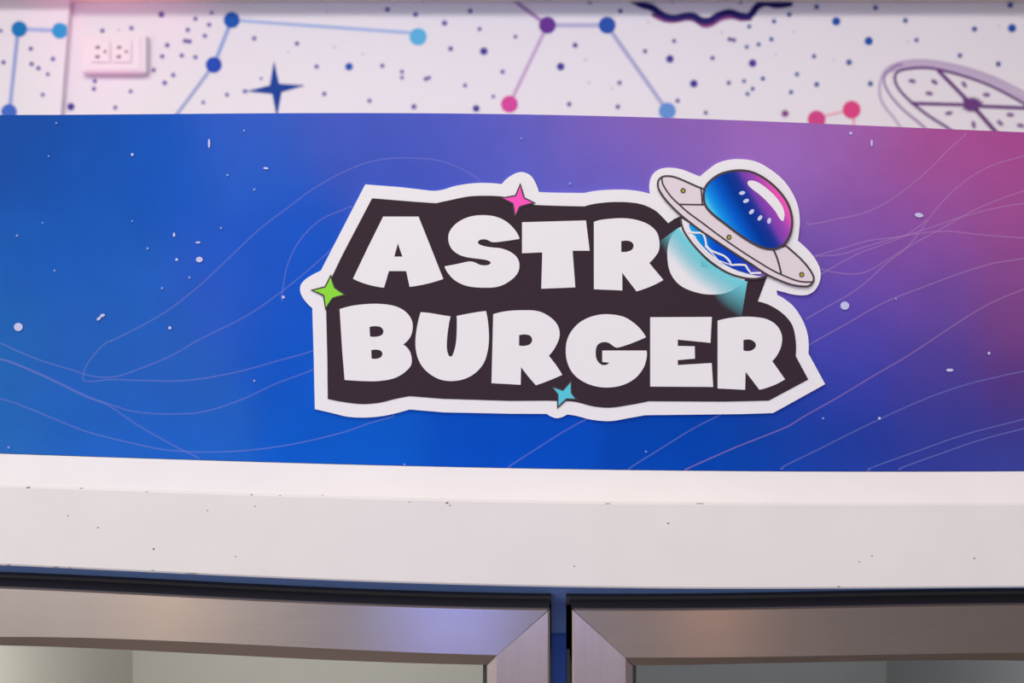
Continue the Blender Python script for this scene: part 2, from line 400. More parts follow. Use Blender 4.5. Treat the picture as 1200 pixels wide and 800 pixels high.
# ------------------------------------------------------------------ the cooler
BF = 0.030                                  # front of the blue body
xl, xr = P(X0, 0, BF).x, P(X1, 0, BF).x
zb = P(600, 150, 0).z - 0.004               # top of body behind the banner
cool = empty('drinks_cooler', ((xl + xr) / 2, 0.35, 0))
setp(cool, 'blue upright two-door display cooler with steel framed glass doors under a white ledge', 'fridge')
zs = P(0, 743, BF).z                        # seam across the blue post
zc = P(0, 700, BF).z - 0.012                # underside of the canopy
mxl, mxr = P(630, 0, BF).x, P(692, 0, BF).x
parts = [box(xl, xl + .03, BF, .70, .10, zs - .0006), box(xr - .03, xr, BF, .70, .10, zs - .0006),
         box(xl, xr, .66, .70, .10, zs - .0006), box(xl, xr, BF, .70, .10, .16), box(mxl, mxr, BF, .70, .16, zs - .0006),
         box(xl, xr, 0.012, .70, P(600, 575, BF).z, P(600, 165, 0).z), box(mxl, mxr, BF + .0012, .2, zs - .002, zs + .002)]
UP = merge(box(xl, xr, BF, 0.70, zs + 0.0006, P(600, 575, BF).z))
bevel(build('canopy_panel', *UP, mat('lit_blue_cooler_paint', (112, 142, 198), 0.45), cool), 0.0008, 1)  # lighter blue paints in the light that falls on this strip
# only the strip above the doors stays solid; below it the cabinet is hollow
V, F = merge(*parts); bevel(build('cabinet_body', V, F, BLUE, cool), 0.0008, 1)
LIN = mat('cooler_liner', (196, 190, 180), 0.5, noise=0.05, scale=6)
for nm, q0, q1 in (('liner', xl + .03, mxl), ('liner', mxr, xr - .03)):
    V, F = merge(box(q0, q1, .62, .66, .16, zs - .001), box(q0, q0 + .008, BF + .01, .62, .16, zs - .001), box(q1 - .008, q1, BF + .01, .62, .16, zs - .001), box(q0, q1, BF + .01, .66, .16, .17))
    build('liner', V, F, LIN, cool)
    for zz_ in (1.28, 0.95, 0.62):
        V, F = merge(*([box(q0 + .01, q1 - .01, y, y + .004, zz_, zz_ + .004) for y in (.09, .34, .60)] + [box(q0 + .01 + k * (q1 - q0 - .024) / 18, q0 + .014 + k * (q1 - q0 - .024) / 18, .09, .604, zz_ + .004, zz_ + .007) for k in range(19)]))
        build('wire_shelf', V, F, mat('shelf_wire', (190, 190, 192), 0.4), cool)
for sx in (xl + .06, xr - .06):
    for sy in (.1, .62):
        V, F = merge(box(sx - .02, sx + .02, sy - .02, sy + .02, .02, .10), box(sx - .028, sx + .028, sy - .028, sy + .028, 0, .02))
        bevel(build('foot', V, F, BLACK, cool), .003)

# white ledge below the banner
prof = []      # per station: banner foot, fold, lip, underside
LYF = -0.030
sec = []
xs = [X0 + 15 * i for i in range(int((X1 - X0) / 15) + 1)] + [X1]
V, F = [], []
for x in xs:
    a = P(x, E('bottom', x), -0.001); kx = a.x
    def at(key, y, dy=0):
        k = (D + y) / FPX; px = 600 + kx / k; return Vector((kx, y, CZ + (400 - E(key, px) - dy) * k))
    p1, p2, p3 = at('bottom', -0.001, .7), at('fold', LYF, 0), at('lip', LYF, 0)
    ring = [Vector((kx, 0.0118, p1.z - .0003)), p1, p2 + Vector((0, .0018, .0016)), p2 + Vector((0, .0004, .0006)), p2 + Vector((0, 0, -.0014)),
            p3 + Vector((0, 0, .0014)), p3 + Vector((0, .0008, 0)), Vector((kx, BF - .0004, p3.z)), Vector((kx, BF - .0004, p1.z - .003)), Vector((kx, .0118, p1.z - .003))]
    V += ring
m = 10
for i in range(len(xs) - 1):
    for j in range(m):
        k = (j + 1) % m; F.append((i*m + j, (i+1)*m + j, (i+1)*m + k, i*m + k)[::-1])
F += [tuple(range(m)), tuple(range((len(xs)-1)*m, len(xs)*m))[::-1]]
led = build('ledge', V, F, LEDGE, cool); led['label'] = 'white moulded ledge with a sloping top'
# scuffs and chips on the ledge (wear)
random.seed(11)
sc_items = []
def chip(x, y, w, h=1.2, seed=None):
    pts = []
    for k in range(9):
        a = 2*math.pi*k/9; r = random.uniform(.6, 1.1); pts.append((x + w*r*math.cos(a), y + h*r*math.sin(a)))
    return slab([pts], LYF - 0.0001, 0.00005)
for x, y, w, h in ((33,571,4,1.2),(95,572,2.5,.8),(172,576,2.5,.8),(295,579.5,2.5,.8),(328,580.5,1.5,.7),(299,593,2,.8),(180,643,1.8,2),(179,668,3,.8),(65,664.2,6,.8),(10,661.8,3,1),(225,671.8,16,.7),
                   (524,589,2.6,1.6),(527,592,1.5,1),(480,588,2,.7),(783,613,2.2,1.4),(820,589.8,8,.8),(713,590,5,.7),(1022,651,2,.9),(1007,658,1.5,.8),(1142,654,1.5,1.2),(983,687.2,3,.8),(276,652,2,.8),(243,598,2,.8),(115,618,2.5,.8),(80,604,2,.8),(673,663,1.5,1.2),(378,580,1.6,.6),(82,665,2,.8)):
    sc_items.append((chip(x, y, w * .8, h * .8), DIRT))
def absorb(o, items):
    """add printed or scuffed patches to an object's own mesh"""
    bm = bmesh.new(); bm.from_mesh(o.data); org = wloc(o)
    for (v, f), mm in items:
        if mm.name not in [q.name for q in o.data.materials]: o.data.materials.append(mm)
        k = [q.name for q in o.data.materials].index(mm.name)
        vs = [bm.verts.new(Vector(a) - org) for a in v]
        for g in f: bm.faces.new([vs[q] for q in g]).material_index = k
    bm.to_mesh(o.data); bm.free()
absorb(led, sc_items)

# doors: steel rails and stile around glass
DF = -0.010; CH = 0.005
def door(side):
    left = side < 0
    inner_out = 644.5 if left else 670.5       # outer edge next to the blue post
    stile_in = 582.0 if left else 733.0        # inner edge of the stile's face
    pane_in = 570.5 if left else 742.5         # where the stile's slope meets the glass
    far = X0 + 12 if left else X1 - 12
    K = (D + DF) / FPX
    wx = lambda px: P(px, 0, DF).x
    d = empty('door', (wx((inner_out + far) / 2), DF, .13))
    d.parent = cool; d.location = Vector((wx((inner_out + far) / 2), DF, .13)) - wloc(cool)
    d['label'] = 'left glass door' if left else 'right glass door'
    zbot = .15
    def Z(key, px): return P(px, E(key, px), DF).z
    # black carcass behind the steel
    n = 40
    def rail_strip(x_a, x_b, nseg, prof):
        V, F = [], []
        for i in range(nseg + 1):
            V += prof(i / nseg)
        m = len(V) // (nseg + 1)
        for i in range(nseg):
            for j in range(m):
                k = (j + 1) % m
                q = (i*m + j, (i+1)*m + j, (i+1)*m + k, i*m + k)
                F.append(q if (x_b > x_a) else q[::-1])
        F += [tuple(range(m)), tuple(range(nseg*m, (nseg+1)*m))[::-1]]
        return V, F
    sg = 1 if left else -1
    def px_of(wxv, y): return 600 + wxv / ((D + y) / FPX)
    # top rail: from far side to the mitre
    def prof(t):
        def pt(x_end, key, y, dz=0):
            px = far_face[key] + (x_end - far_face[key]) * t
            k = (D + DF) / FPX
            return Vector(((px - 600) * k, y, CZ + (400 - E(key, px)) * k + dz))
        top = pt(inner_out - sg*1.8, 'door', DF + .0012); topf = pt(inner_out - sg*2.4, 'door', DF, -.0012)
        bot = pt(stile_in + sg*0.5, 'rail', DF); lip = pt(pane_in - sg*1.0, 'pane', DF + CH)
        lip2 = lip + Vector((0, .002, 0)); tb = top + Vector((0, .0015, 0))
        return [tb, top, topf, bot, lip, lip2]
    far_face = {'door': far + sg*0, 'rail': far, 'pane': far}
    V, F = rail_strip(far, inner_out, 60, prof)
    r = build('top_rail', V, F, STEEL_H, d)
    # upright stile with mitred head
    zt_o, zt_i, zt_p = Z('door', inner_out) - .0009, Z('rail', stile_in) - .0005, Z('pane', pane_in) - .0005
    xo, xi, xp = wx(inner_out), wx(stile_in), wx(pane_in)
    s = sg
    A = [Vector((xo, DF + .009, zt_o)), Vector((xo, DF + .0014, zt_o)), Vector((xo - s*.0016, DF, zt_o - .0010)), Vector((xi, DF, zt_i)), Vector((xp, DF + CH, zt_p)), Vector((xp, DF + CH + .004, zt_p))]
    B = [Vector((a.x, a.y, zbot)) for a in A]
    V = A + B; m = 6
    F = [((j, (j+1) % m, (j+1) % m + m, j + m) if left else (j, j + m, (j+1) % m + m, (j+1) % m)) for j in range(m)] + ([tuple(range(m))[::-1], tuple(range(m, 2*m))] if left else [tuple(range(m)), tuple(range(m, 2*m))[::-1]])
    build('stile', V, F, STEEL_V, d)
    # far stile and bottom rail (outside the picture)
    xf = wx(far)
    V, F = box(min(xf, xf + s*.045), max(xf, xf + s*.045), DF + .0005, DF + .009, zbot, Z('rail', far) + .004)
    build('stile', V, F, STEEL_V, d)
    V, F = box(min(xf, xo), max(xf, xo), DF + .0008, DF + .009, zbot - .05 + .05, zbot + .045)
    build('bottom_rail', V, F, STEEL_H, d)
    # black inner frame, gasket
    ztop = lambda px: Z('door', px) - .0012
    V, F = [], []
    for i in range(41):
        px = far + (inner_out + s*0.0 - far) * i / 40
        z = ztop(px); zz0 = Z('pane', px) + .001
        for y in (DF + .0095, BF - .009): pass
        V += [Vector((wx(px), DF + .0028, z)), Vector((wx(px), BF - .009, z)), Vector((wx(px), BF - .009, zz0)), Vector((wx(px), DF + .0072, zz0))]
    for i in range(40):
        for j in range(4):
            k = (j + 1) % 4; F.append((i*4+j, (i+1)*4+j, (i+1)*4+k, i*4+k))
    F += [(0, 1, 2, 3), (163, 162, 161, 160)]
    x_in = wx(pane_in - s*5)
    V2, F2 = box(min(xo, x_in), max(xo, x_in), DF + .0094, BF - .009, zbot, ztop(inner_out) - .0005)
    V3, F3 = box(min(xf, xf + s*.05), max(xf, xf + s*.05), DF + .0094, BF - .009, zbot, ztop(far) - .01)
    V4, F4 = box(min(xo, xf), max(xo, xf), DF + .0096, BF - .0092, zbot, zbot + .05)
    V, F = merge((V, F), (V2, F2), (V3, F3), (V4, F4))
    build('inner_frame', V, F, BLACK, d)
    g0, g1 = wx(inner_out + s*3.5), wx(far)
    V, F = merge(box(min(g0, wx(pane_in)), max(g0, wx(pane_in)), BF - .0088, BF - .0004, zbot, ztop(inner_out) - .004), box(min(g1, g1 + s*.04), max(g1, g1 + s*.04), BF - .0088, BF - .0004, zbot, ztop(far) - .006),)
    V5, F5 = [], []
    for i in range(41):
        px = far + (inner_out + s*3.5 - far) * i / 40
        for y, q in ((BF - .0088, 0), (BF - .0004, 0), (BF - .0004, 1), (BF - .0088, 1)):
            V5.append(Vector((wx(px), y, (ztop(px) + .0022) if q == 0 else Z('pane', px) + .004)))
    for i in range(40):
        for j in range(4):
            k = (j + 1) % 4; F5.append((i*4+j, (i+1)*4+j, (i+1)*4+k, i*4+k))
    F5 += [(0, 1, 2, 3), (163, 162, 161, 160)]
    V, F = merge((V, F), (V5, F5))
    build('gasket', V, F, BLACK, d)
    # glass
    g = bpy.data.materials.get('door_glass')
    if not g:
        g = bpy.data.materials.new('door_glass'); g.use_nodes = True
        b = g.node_tree.nodes['Principled BSDF']; b.inputs['Base Color'].default_value = (.86, .91, .92, 1)
        b.inputs['Roughness'].default_value = .02; b.inputs['Transmission Weight'].default_value = 1; b.inputs['IOR'].default_value = 1.45
    V, F = [], []
    for i in range(41):
        px = far + s*30 + (pane_in + s*2 - far - s*30) * i / 40
        x = wx(px); z = Z('pane', px) + .003
        V += [Vector((x, DF + .0092 - .0025 + .0025, z)), Vector((x, DF + .0092 + .004, z)), Vector((x, DF + .0132, zbot + .02)), Vector((x, DF + .0092, zbot + .02))]
    for i in range(40):
        for j in range(4):
            k = (j + 1) % 4; F.append((i*4+j, (i+1)*4+j, (i+1)*4+k, i*4+k))
    F += [(0, 1, 2, 3), (163, 162, 161, 160)]
    gl = build('glass_pane', V, F, g, d)
    return d
door(-1); door(1)
# fix face directions of everything built so far
import bmesh
def recalc(o):
    bm = bmesh.new(); bm.from_mesh(o.data); bmesh.ops.recalc_face_normals(bm, faces=bm.faces); bm.to_mesh(o.data); bm.free()
for o in list(sc.objects):
    if o.type == 'MESH' and o.name.split('.')[0] in ('top_rail', 'stile', 'inner_frame', 'gasket', 'glass_pane', 'ledge', 'wall_left'): recalc(o)

# ------------------------------------------------------------------ the printed banner
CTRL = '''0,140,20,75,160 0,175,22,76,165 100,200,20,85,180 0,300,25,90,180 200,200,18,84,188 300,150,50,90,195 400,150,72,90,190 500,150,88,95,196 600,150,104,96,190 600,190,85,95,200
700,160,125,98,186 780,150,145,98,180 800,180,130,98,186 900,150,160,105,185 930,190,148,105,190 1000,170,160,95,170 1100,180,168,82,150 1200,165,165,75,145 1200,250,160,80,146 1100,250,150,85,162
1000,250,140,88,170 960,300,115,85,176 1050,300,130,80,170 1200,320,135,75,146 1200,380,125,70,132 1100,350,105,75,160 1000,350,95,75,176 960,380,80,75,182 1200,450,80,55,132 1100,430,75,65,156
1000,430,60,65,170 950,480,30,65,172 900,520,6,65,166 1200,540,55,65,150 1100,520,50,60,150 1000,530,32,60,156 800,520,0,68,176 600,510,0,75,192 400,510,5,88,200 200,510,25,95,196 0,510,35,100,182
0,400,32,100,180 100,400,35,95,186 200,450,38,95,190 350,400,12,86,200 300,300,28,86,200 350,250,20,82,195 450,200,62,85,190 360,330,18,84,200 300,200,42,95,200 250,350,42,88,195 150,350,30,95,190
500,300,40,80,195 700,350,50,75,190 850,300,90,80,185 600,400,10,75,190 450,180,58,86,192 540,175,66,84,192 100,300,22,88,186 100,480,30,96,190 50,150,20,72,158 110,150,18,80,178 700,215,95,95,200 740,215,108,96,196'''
C = np.array([tuple(map(float, t.split(','))) for t in CTRL.split()])  # print colours, plus pink light tint and shaded right edge painted in
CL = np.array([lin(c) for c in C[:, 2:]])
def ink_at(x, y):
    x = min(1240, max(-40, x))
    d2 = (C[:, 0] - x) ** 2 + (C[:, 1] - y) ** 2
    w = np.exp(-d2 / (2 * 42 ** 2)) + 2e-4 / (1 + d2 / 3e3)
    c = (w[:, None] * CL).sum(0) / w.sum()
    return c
def set_ink(o, f):
    """store printed colour per vertex; f(world position) -> rgba linear"""
    a = o.data.color_attributes.new('ink', 'FLOAT_COLOR', 'POINT')
    org = wloc(o)
    for i, v in enumerate(o.data.vertices): a.data[i].color = f(v.co + org, i)
def px_of(w):
    k = (D + w.y) / FPX
    return 600 + w.x / k, 400 - (w.z - CZ) / k
BT = 0.010
nx, nz = 170, 42
V, F = [], []
gx = [X0 + (X1 - X0) * i / nx for i in range(nx + 1)]
for j in range(nz + 1):
    for x in gx:
        t, b = E('top', x), E('bottom', x); V.append(P(x, t + (b - t) * j / nz, 0))
for j in range(nz):
    for i in range(nx):
        a = j * (nx + 1) + i; F.append((a, a + nx + 1, a + nx + 2, a + 1))
n0 = len(V)
rim = list(range(nx + 1)) + [j * (nx + 1) + nx for j in range(1, nz + 1)] + [nz * (nx + 1) + i for i in range(nx - 1, -1, -1)] + [j * (nx + 1) for j in range(nz - 1, 0, -1)]
for r in rim: V.append(V[r] + Vector((0, BT, 0)))
m = len(rim)
for k in range(m): F.append((rim[k], rim[(k + 1) % m], n0 + (k + 1) % m, n0 + k))
F.append(tuple(n0 + k for k in range(m)))
idx = [0] * (nx * nz) + [1] * (m + 1)
ban = empty('header_banner', P(600, 545, 0))
setp(ban, 'wide blue to purple banner panel above the white ledge, printed with pale swirls and stars', 'banner')
SW = '''131.6,399~ 169,380~ 202.5,359.5~ 236,332.5~ 270,300.5~ 304,268.4~ 337.5,243~ 364.6,222.8~ 400,202.6~ 432,190~ 460,185.3~ 500,186~ 525,191~ 550,203~ 561,213~
131.6,399~ 117,408~ 102,427~ 98,437~ 99,446~ 130,444.5~ 167,445.7~ 217,445.7~ 267,438~ 317,425~ 368,406~
0,402~ 20,411~ 50,423~ 80,432~ 110,441~ 133,441.5~ 150,437~ 200,417~ 233,398~ 287,371~ 324,346~ 358,319~ 385,295~ 398,280~
412,243~ 400,246.5~ 375,258~ 351,282~ 337.5,309~ 332.5,332~ 332,351~
0,420~ 33,431.7~ 67,447~ 100,463~ 127,473~ 157,482~ 200,485~ 240,482~ 283,468~ 317,452~ 370,426~
0,421~ 33,433~ 67,448.5~ 100,464.5~ 127,475~ 160,497~ 200,520~ 232,537~
0,467~ 33,478~ 67,492~ 100,505~ 150,518~ 200,527.7~ 267,529~ 333,522~ 400,507~ 432,496~ 460,486~
1130,157~ 1110,177~ 1084,203~ 1047,232~ 1018,247.6~ 994,254~ 947,259.5~
1240,170~ 1199,183~ 1162.5,194~ 1131,212~ 1099.5,242~ 1081,267~ 1063,289.6~ 1036.5,310.6~ 1015.5,330~ 995,345~ 970,359~ 945,373~
1240,212~ 1199,224~ 1162.5,237~ 1136,249~ 1099.5,270~ 1068,287~ 1042,303~ 1013,319~ 984,320~ 961,312~
1240,236~ 1199,238.5~ 1162,245~ 1123,255.5~ 1089,267~ 1057.5,276.5~ 1018,282~ 986.6,291~ 955,301~
1240,283~ 1199,279~ 1149,275~ 1105,271~ 1057,277~ 1018,288~ 985,298~ 955,300~
1084,258~ 1066,273~ 1047,282~ 1005,297.5~ 962,322~
1240,294~ 1199,303~ 1162.5,309~ 1123,321~ 1084,335.5~ 1037,354~ 996,377~ 947,408~
1240,324~ 1197,340~ 1161,355~ 1125.5,376~ 1065,416~ 1024,440~ 982.5,465~ 941,488.5~ 922,500~ 862,524~ 806,549~
1240,428~ 1200,435~ 1175,440~ 1134,450~ 1092.5,464~ 1051,481.6~ 1010,501~ 967,522.5~ 918,549~
1240,480~ 1200,491~ 1134,508~ 1079,527~ 1020,550~
1240,494~ 1200,502~ 1147,516~ 1106,530~ 1056,550~
848,485~ 816,500~ 775,525~ 739,548~
700,486~ 670,500~ 625,528~ 597,546.5~'''
SWM = mat('swirl_ink_blue', (150, 158, 236), 0.5, spec=.1, alpha=0.24); SWP = mat('swirl_ink_pink', (214, 168, 222), 0.5, spec=.1, alpha=0.22)
def beyond(q):
    """let a line that leaves the photograph run on along the banner"""
    p = parse(q)
    if p[0][0] <= 0 or p[0][0] >= 1200:
        a, b = p[0], p[1]; k = (190 if a[0] <= 0 else 170) / max(1, abs(b[0] - a[0]))
        x, y = a[0] - (b[0] - a[0]) * k, a[1] - (b[1] - a[1]) * k * .5
        if y > 175: p = [(x, min(500, y), True)] + p
    return p
its = [(ribbon(curve(beyond(q), False, 8), 1.7, -0.0001 - 0.00002 * i), SWM if i < 7 or i > 14 else SWP) for i, q in enumerate(SW.split('\n'))]
STM = mat('banner_star_ink', (196, 196, 232), 0.5, spec=.1)
STF = mat('faint_star_ink', (120, 150, 220), 0.5, spec=.2)
BS = '66,144,1.6 57,183,1.3 155,181,2 286,153,1.6 266.7,205,1.8 298,222,1.8 50,261,1.3 20,276,1.8 155,259,1.4 173,291,1.8 259,267,1.7 207,304,2 222,325,1.8 190,337.6,1.8 64,317,1.6 199,384,2.2 332,348,2.2 298,446,1.8 10,524,1.8 997,156,2 964.6,490,1.7 1030.6,490,2 1050,350,1.6 611,162,1.5 668,215,1.8 757,529,1.4 474,544,1.5 1159,413.7,2'
its += [(disc(*[float(v) * (1 if q < 2 else .82) for q, v in enumerate(t.split(','))], -0.0007), STM if float(t.split(',')[2]) > 1.9 else STF) for t in BS.split()]
its += [(disc(x, y, a, -0.0007, b, g), STM) for x, y, a, b, g in ((245,168,1.3,5.5,0),(311.6,197,3,1.3,.1),(204,275,1.4,2.6,0),(232,284,2.8,1.2,0),(233.6,304,4,3.2,0),(116,373,3.2,1.6,-.7),(120,369.5,3,1.8,-.3),
        (21.5,383,5.2,4.8,0),(1021.5,167.5,1.2,4,0),(1077,252,5,2.6,.15),(990,358,5.2,4.8,0),(1113,433.5,4.2,1.8,0))]
pm = [print_mat('lit_banner_print'), mat('white_panel_edge', (225, 218, 225), .5)]
for (v, f), mm in its:
    if mm not in pm: pm.append(mm)
    k = len(V); V += v; F += [tuple(q + k for q in g) for g in f]; idx += [pm.index(mm)] * len(f)
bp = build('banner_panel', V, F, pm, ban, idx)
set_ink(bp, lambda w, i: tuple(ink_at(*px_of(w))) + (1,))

# ------------------------------------------------------------------ the logo
logo = empty('cutout_logo', P(660, 487, 0))
setp(logo, 'die-cut white bordered logo reading ASTRO BURGER with a flying saucer, mounted on the blue banner', 'sign')
def piece(name, loops, y, m, parent=logo, t=0.0003, label=None):
    V, F = slab([l if isinstance(l, list) else outline(l) for l in loops], y, t)
    o = build(name, V, F, m, parent)
    if label: o['label'] = label
    return o
Y1, Y2, Y3, Y4 = -0.0016, -0.0019, -0.0022, -0.0026
border = '''428,216 470,219.3 500,222.8 515,223~ 535,217.5~ 560,214.3~ 588,215.6 597,207~ 610,201.5~ 621,205~ 627,213~ 631.5,225 650,225.7 685,226 700,223.3~ 725,222~ 745,223.3~ 762,227 761.5,213~ 766,203~ 775,197.5~ 787,196.5~ 799,198.5~ 811,203~ 820,206.8
827,201~ 840,191.5~ 855,187~ 870,186.5~ 885,189~ 900,196.5~ 917,210~ 928,225~ 935,241~ 937.3,258~ 936.5,270~ 935,282 948,294~ 957,306~ 961.5,318~ 960.5,330~ 954,341~ 944,345.7~ 930,345~ 920,342.5~ 910,340 911,345.5 919,350~ 930,359~ 939.5,373~ 945,386~ 947.4,398~ 947.4,414
967,450 906,483.8 870,485 756,486.3 738,489.5~ 715,493.2~ 693,491.5~ 675,487~ 664.5,485.5 660,488~ 653,489.8~ 646,488~ 641,484.8 600,484.6 520,483 480,479.6 468,483~ 450,487~ 430,489~ 408,488.2~ 390,484~ 369,479.2 367.7,420 366,361 358,353~ 352.5,344~ 352,335~ 357,328~ 366,322~ 376,317'''
piece('white_border', [border], Y1, WHITE, t=0.0016)
dark = '''436,232.2 490,236.6 511,238 527,234.5~ 550,230~ 575,229.3~ 592,230.6 627,240 650,241 685,241.7 700,238.2~ 725,236.5~ 750,238.8~ 767,246~ 777,255~ 783,261.5 790,256.5 798,253 840,280 895,312 900,321 888,353 902,357.5~ 917,367~ 928,380~ 932.3,397~ 932.5,417
947.2,444.5 901,469.3 850,470.5 760,470 740,474~ 715,477.5~ 695,476~ 678,471.5~ 668,470 640,469.3 600,469.6 520,467.2 480,464 463,467.3~ 445,471.7~ 425,473.3~ 405,471.3~ 384,467.3 383.5,420 382,357 388,326 401,299'''
piece('dark_backing', [dark], Y2, BACK)
LT = {
 'A': ['449,253.7 490.5,253.7 505,290 519.5,326.8 500,332.5~ 480,336 476,317.5 455.8,317.5 450,337 430,333~ 413.6,326.5 431,290', '466.3,285 471.6,300.6 462,300.6'],
 'S': ['609,279.7 604,270~ 594,260~ 581,253.8~ 566,252~ 551,253.7~ 537,260~ 527.5,270~ 525.3,280~ 529,291~ 537.5,298~ 546,301~ 556,302.6~ 566,303.8~ 573,305.6~ 575,308~ 571,310.6~ 563,310.3~ 556,307.2~ 550,306.2~ 537.5,308.8~ 521,312 525,320~ 534,329~ 547.5,335~ 567.5,337~ 585,335.4~ 599,328~ 607,319~ 608.6,309~ 605.5,301~ 598,295~ 587.5,291~ 575,289.6~ 565,287.6~ 560,284.2~ 563,280.8~ 570,280.6~ 577,283.6~ 590,282.6~'],
 'T': ['611.8,260.3 686.7,258.2 691,293.7 671,293.7 674.2,336.6 634.3,338.2 635.5,295.6 611.8,296.6'],
 'R': ['696,260 702,258~ 715,256.2~ 732.5,255.6~ 747.5,258~ 760,263~ 769,271~ 772.5,281~ 772.2,293~ 767.5,301~ 760.8,308 777.5,328 762.5,335.5~ 746,341.3 738,331 729.2,319.5 729.3,340.2 696,338.8', '728,282.6 739,282.8~ 742.6,288~ 739,293.5~ 728,295'],
 'O': ['782,298~ 783.5,285~ 789,274~ 806,260~ 832,252~ 855,251~ 873,264~ 882,282~ 882.5,298~ 880,314~ 870,331~ 853,342.3~ 832,345~ 811,341~ 795,332.5~ 785,318~', '820.5,280 836,280~ 845,297~ 842,313.5 822,313'],
 'B': ['398,362 410,358.7~ 422.5,356.8~ 440,355.8~ 457.5,357.3~ 470,361.5~ 479,369~ 483.2,377.5~ 483.2,387.5~ 480,396~ 472.5,403.5 479,409.5~ 482.2,418~ 481.5,428~ 473,437~ 462.5,442.8~ 450,445.6~ 435,446.6~ 403.8,445 401,410', '433,383 445,382.7~ 449.4,387.8~ 446,393.2~ 433.6,394.2', '435,410.2 445,410.2~ 448.2,414.6~ 445,419.2~ 435.4,420'],
 'U': ['493,365.6 505,366.8~ 517.5,369~ 528,370.6 525.6,382.5~ 523.7,400~ 524.2,411.5~ 528,417.8~ 532,411.5~ 534.7,398~ 535.2,370 547.5,367.6~ 559,365.6~ 569.5,364.3 572,378~ 573,396~ 571.5,411~ 567,425~ 558,436~ 546.5,443~ 532.5,446.2~ 517.5,445~ 505,439~ 495,429.5~ 489,417.5~ 486.8,402.5~ 488.5,384~'],
 'R2': ['578,368 592.5,364.6~ 611,363.4~ 631,364.6~ 645.5,372~ 654,382~ 655.7,394~ 650.5,407~ 643.2,416.6 652,428 659,439 644,445.5~ 628,451.3 619,441 610.6,430 610.2,450.7 576,448.8', '608.3,392.6 620,392.6~ 623.7,398~ 620,403.8~ 608.3,404.8'],
 'G': ['757,395 751,386~ 742.5,378~ 730,370.8~ 711,368~ 695,370.2~ 681,376.5~ 671,386~ 665,397~ 663,410~ 665,425~ 672,438~ 684,447.3~ 699,452.7~ 715,453.8~ 731,450.6~ 745,442.5~ 754,431~ 757.6,420~ 757.8,410.6 705.8,410.6 705.8,424 714,424.8 710,427.5~ 704.5,427~ 699.5,421.5~ 698,412.5~ 700,404.5~ 705.5,401~ 713,401.4~ 719,405.6~ 723,407.2~ 734,404.3~ 746,399.8~'],
 'E': ['762,371.6 834.2,371.2 832.6,401.6 794.3,397.8 794.3,405.2 814.2,405.6 814.4,420 794.3,421.8 794.3,427.6 834,425.2 835.8,453.2 762,452.8'],
 'R3': ['841,375.6 854,372.6~ 870,371~ 886,371.5~ 899,374~ 910,381~ 916,392~ 915.8,404~ 911.3,415~ 905,423 920,444.3 906,451.6~ 890,456.6 882,446 873.7,435.5 873.2,456.6 841,455', '871.2,398.4 881,398.4~ 886,404.3~ 881,410.4~ 871.2,410.4'],
}
for k, loops in LT.items():
    o = piece('letter', loops, Y3, WHITE)
    o['label'] = 'white letter ' + k[0] + (' of ASTRO' if k in ('A', 'S', 'T', 'R', 'O') else ' of BURGER')
# sparkles
def sparkle(tips, inner, rgb, nm):
    pts = []
    for i in range(4):
        pts += [tips[i], inner[i]]
    # pull the sides inwards for curved arms
    q = []
    for i in range(8):
        a, b = pts[i], pts[(i + 1) % 8]
        t, c = (a, b) if i % 2 == 0 else (b, a)
        cx = sum(p[0] for p in inner) / 4; cy = sum(p[1] for p in inner) / 4
        mid = ((a[0] + b[0]) / 2 * .97 + cx * .03, (a[1] + b[1]) / 2 * .97 + cy * .03)
        q += [a, mid]
    o = build('sparkle', *slab([grow(q, 1.8)], Y4 + .0002, .0003), LINE, logo); o['label'] = nm + ' four pointed sparkle with a dark outline'
    build('sparkle_face', *slab([q], Y4 - .0001, .0003), ink(rgb), o)
sparkle([(387.3,325),(402.5,345),(382,359.5),(367.5,340)], [(391.5,337.5),(389.5,348.5),(380,345.5),(381.5,336.8)], (140,220,60), 'green')
sparkle([(609.5,218),(624,237.3),(604,251.5),(590,232.3)], [(613.5,232.5),(608.5,241.5),(601.8,238),(605,230)], (250,86,190), 'pink')
sparkle([(648.5,454.2),(668.8,448),(673.8,467),(654.3,475.3)], [(660,458),(669,460.5),(663.8,466.5),(654.5,461.8)], (88,200,222), 'light blue')
# light beam printed under the saucer: pale blue ink fading out
u = empty('flying_saucer', P(862, 275, 0)); u.parent = logo; u.location = P(862, 275, 0) - wloc(logo)
u['label'] = 'cartoon flying saucer tilted to the right over the letter O'
A = curve('796,266~ 803,277~ 811,287~ 821,298~ 833,309~ 849,319~ 862,325~ 876,329~', False, 3)
Bc = curve('752,298~ 757,318~ 768,340~ 782,358~ 800,372~ 820,382~ 842,387~ 866,388~', False, 3)
V, F, al = [], [], []
M = 14
for i, (a, b) in enumerate(zip(A, Bc)):
    for j in range(M + 1):
        t = j / M; x, y = a[0] + (b[0]-a[0])*t, a[1] + (b[1]-a[1])*t
        V.append(P(x, y, Y3 - .00012)); dd = math.hypot(x-a[0], y-a[1])
        e = i / (len(A) - 1)
        reach = 29 + 17 * max(0, e - .7) / .3 
        al.append(max(0, .92 * (1 - dd / reach)) ** .9)
n1 = M + 1
for i in range(len(A) - 1):
    for j in range(M):
        F.append((i*n1+j, i*n1+j+1, (i+1)*n1+j+1, (i+1)*n1+j))
bm_ = build('light_beam', V, F, print_mat('beam_ink', True), u)
set_ink(bm_, lambda w, i: lin((120, 218, 234)) + (al[i],))
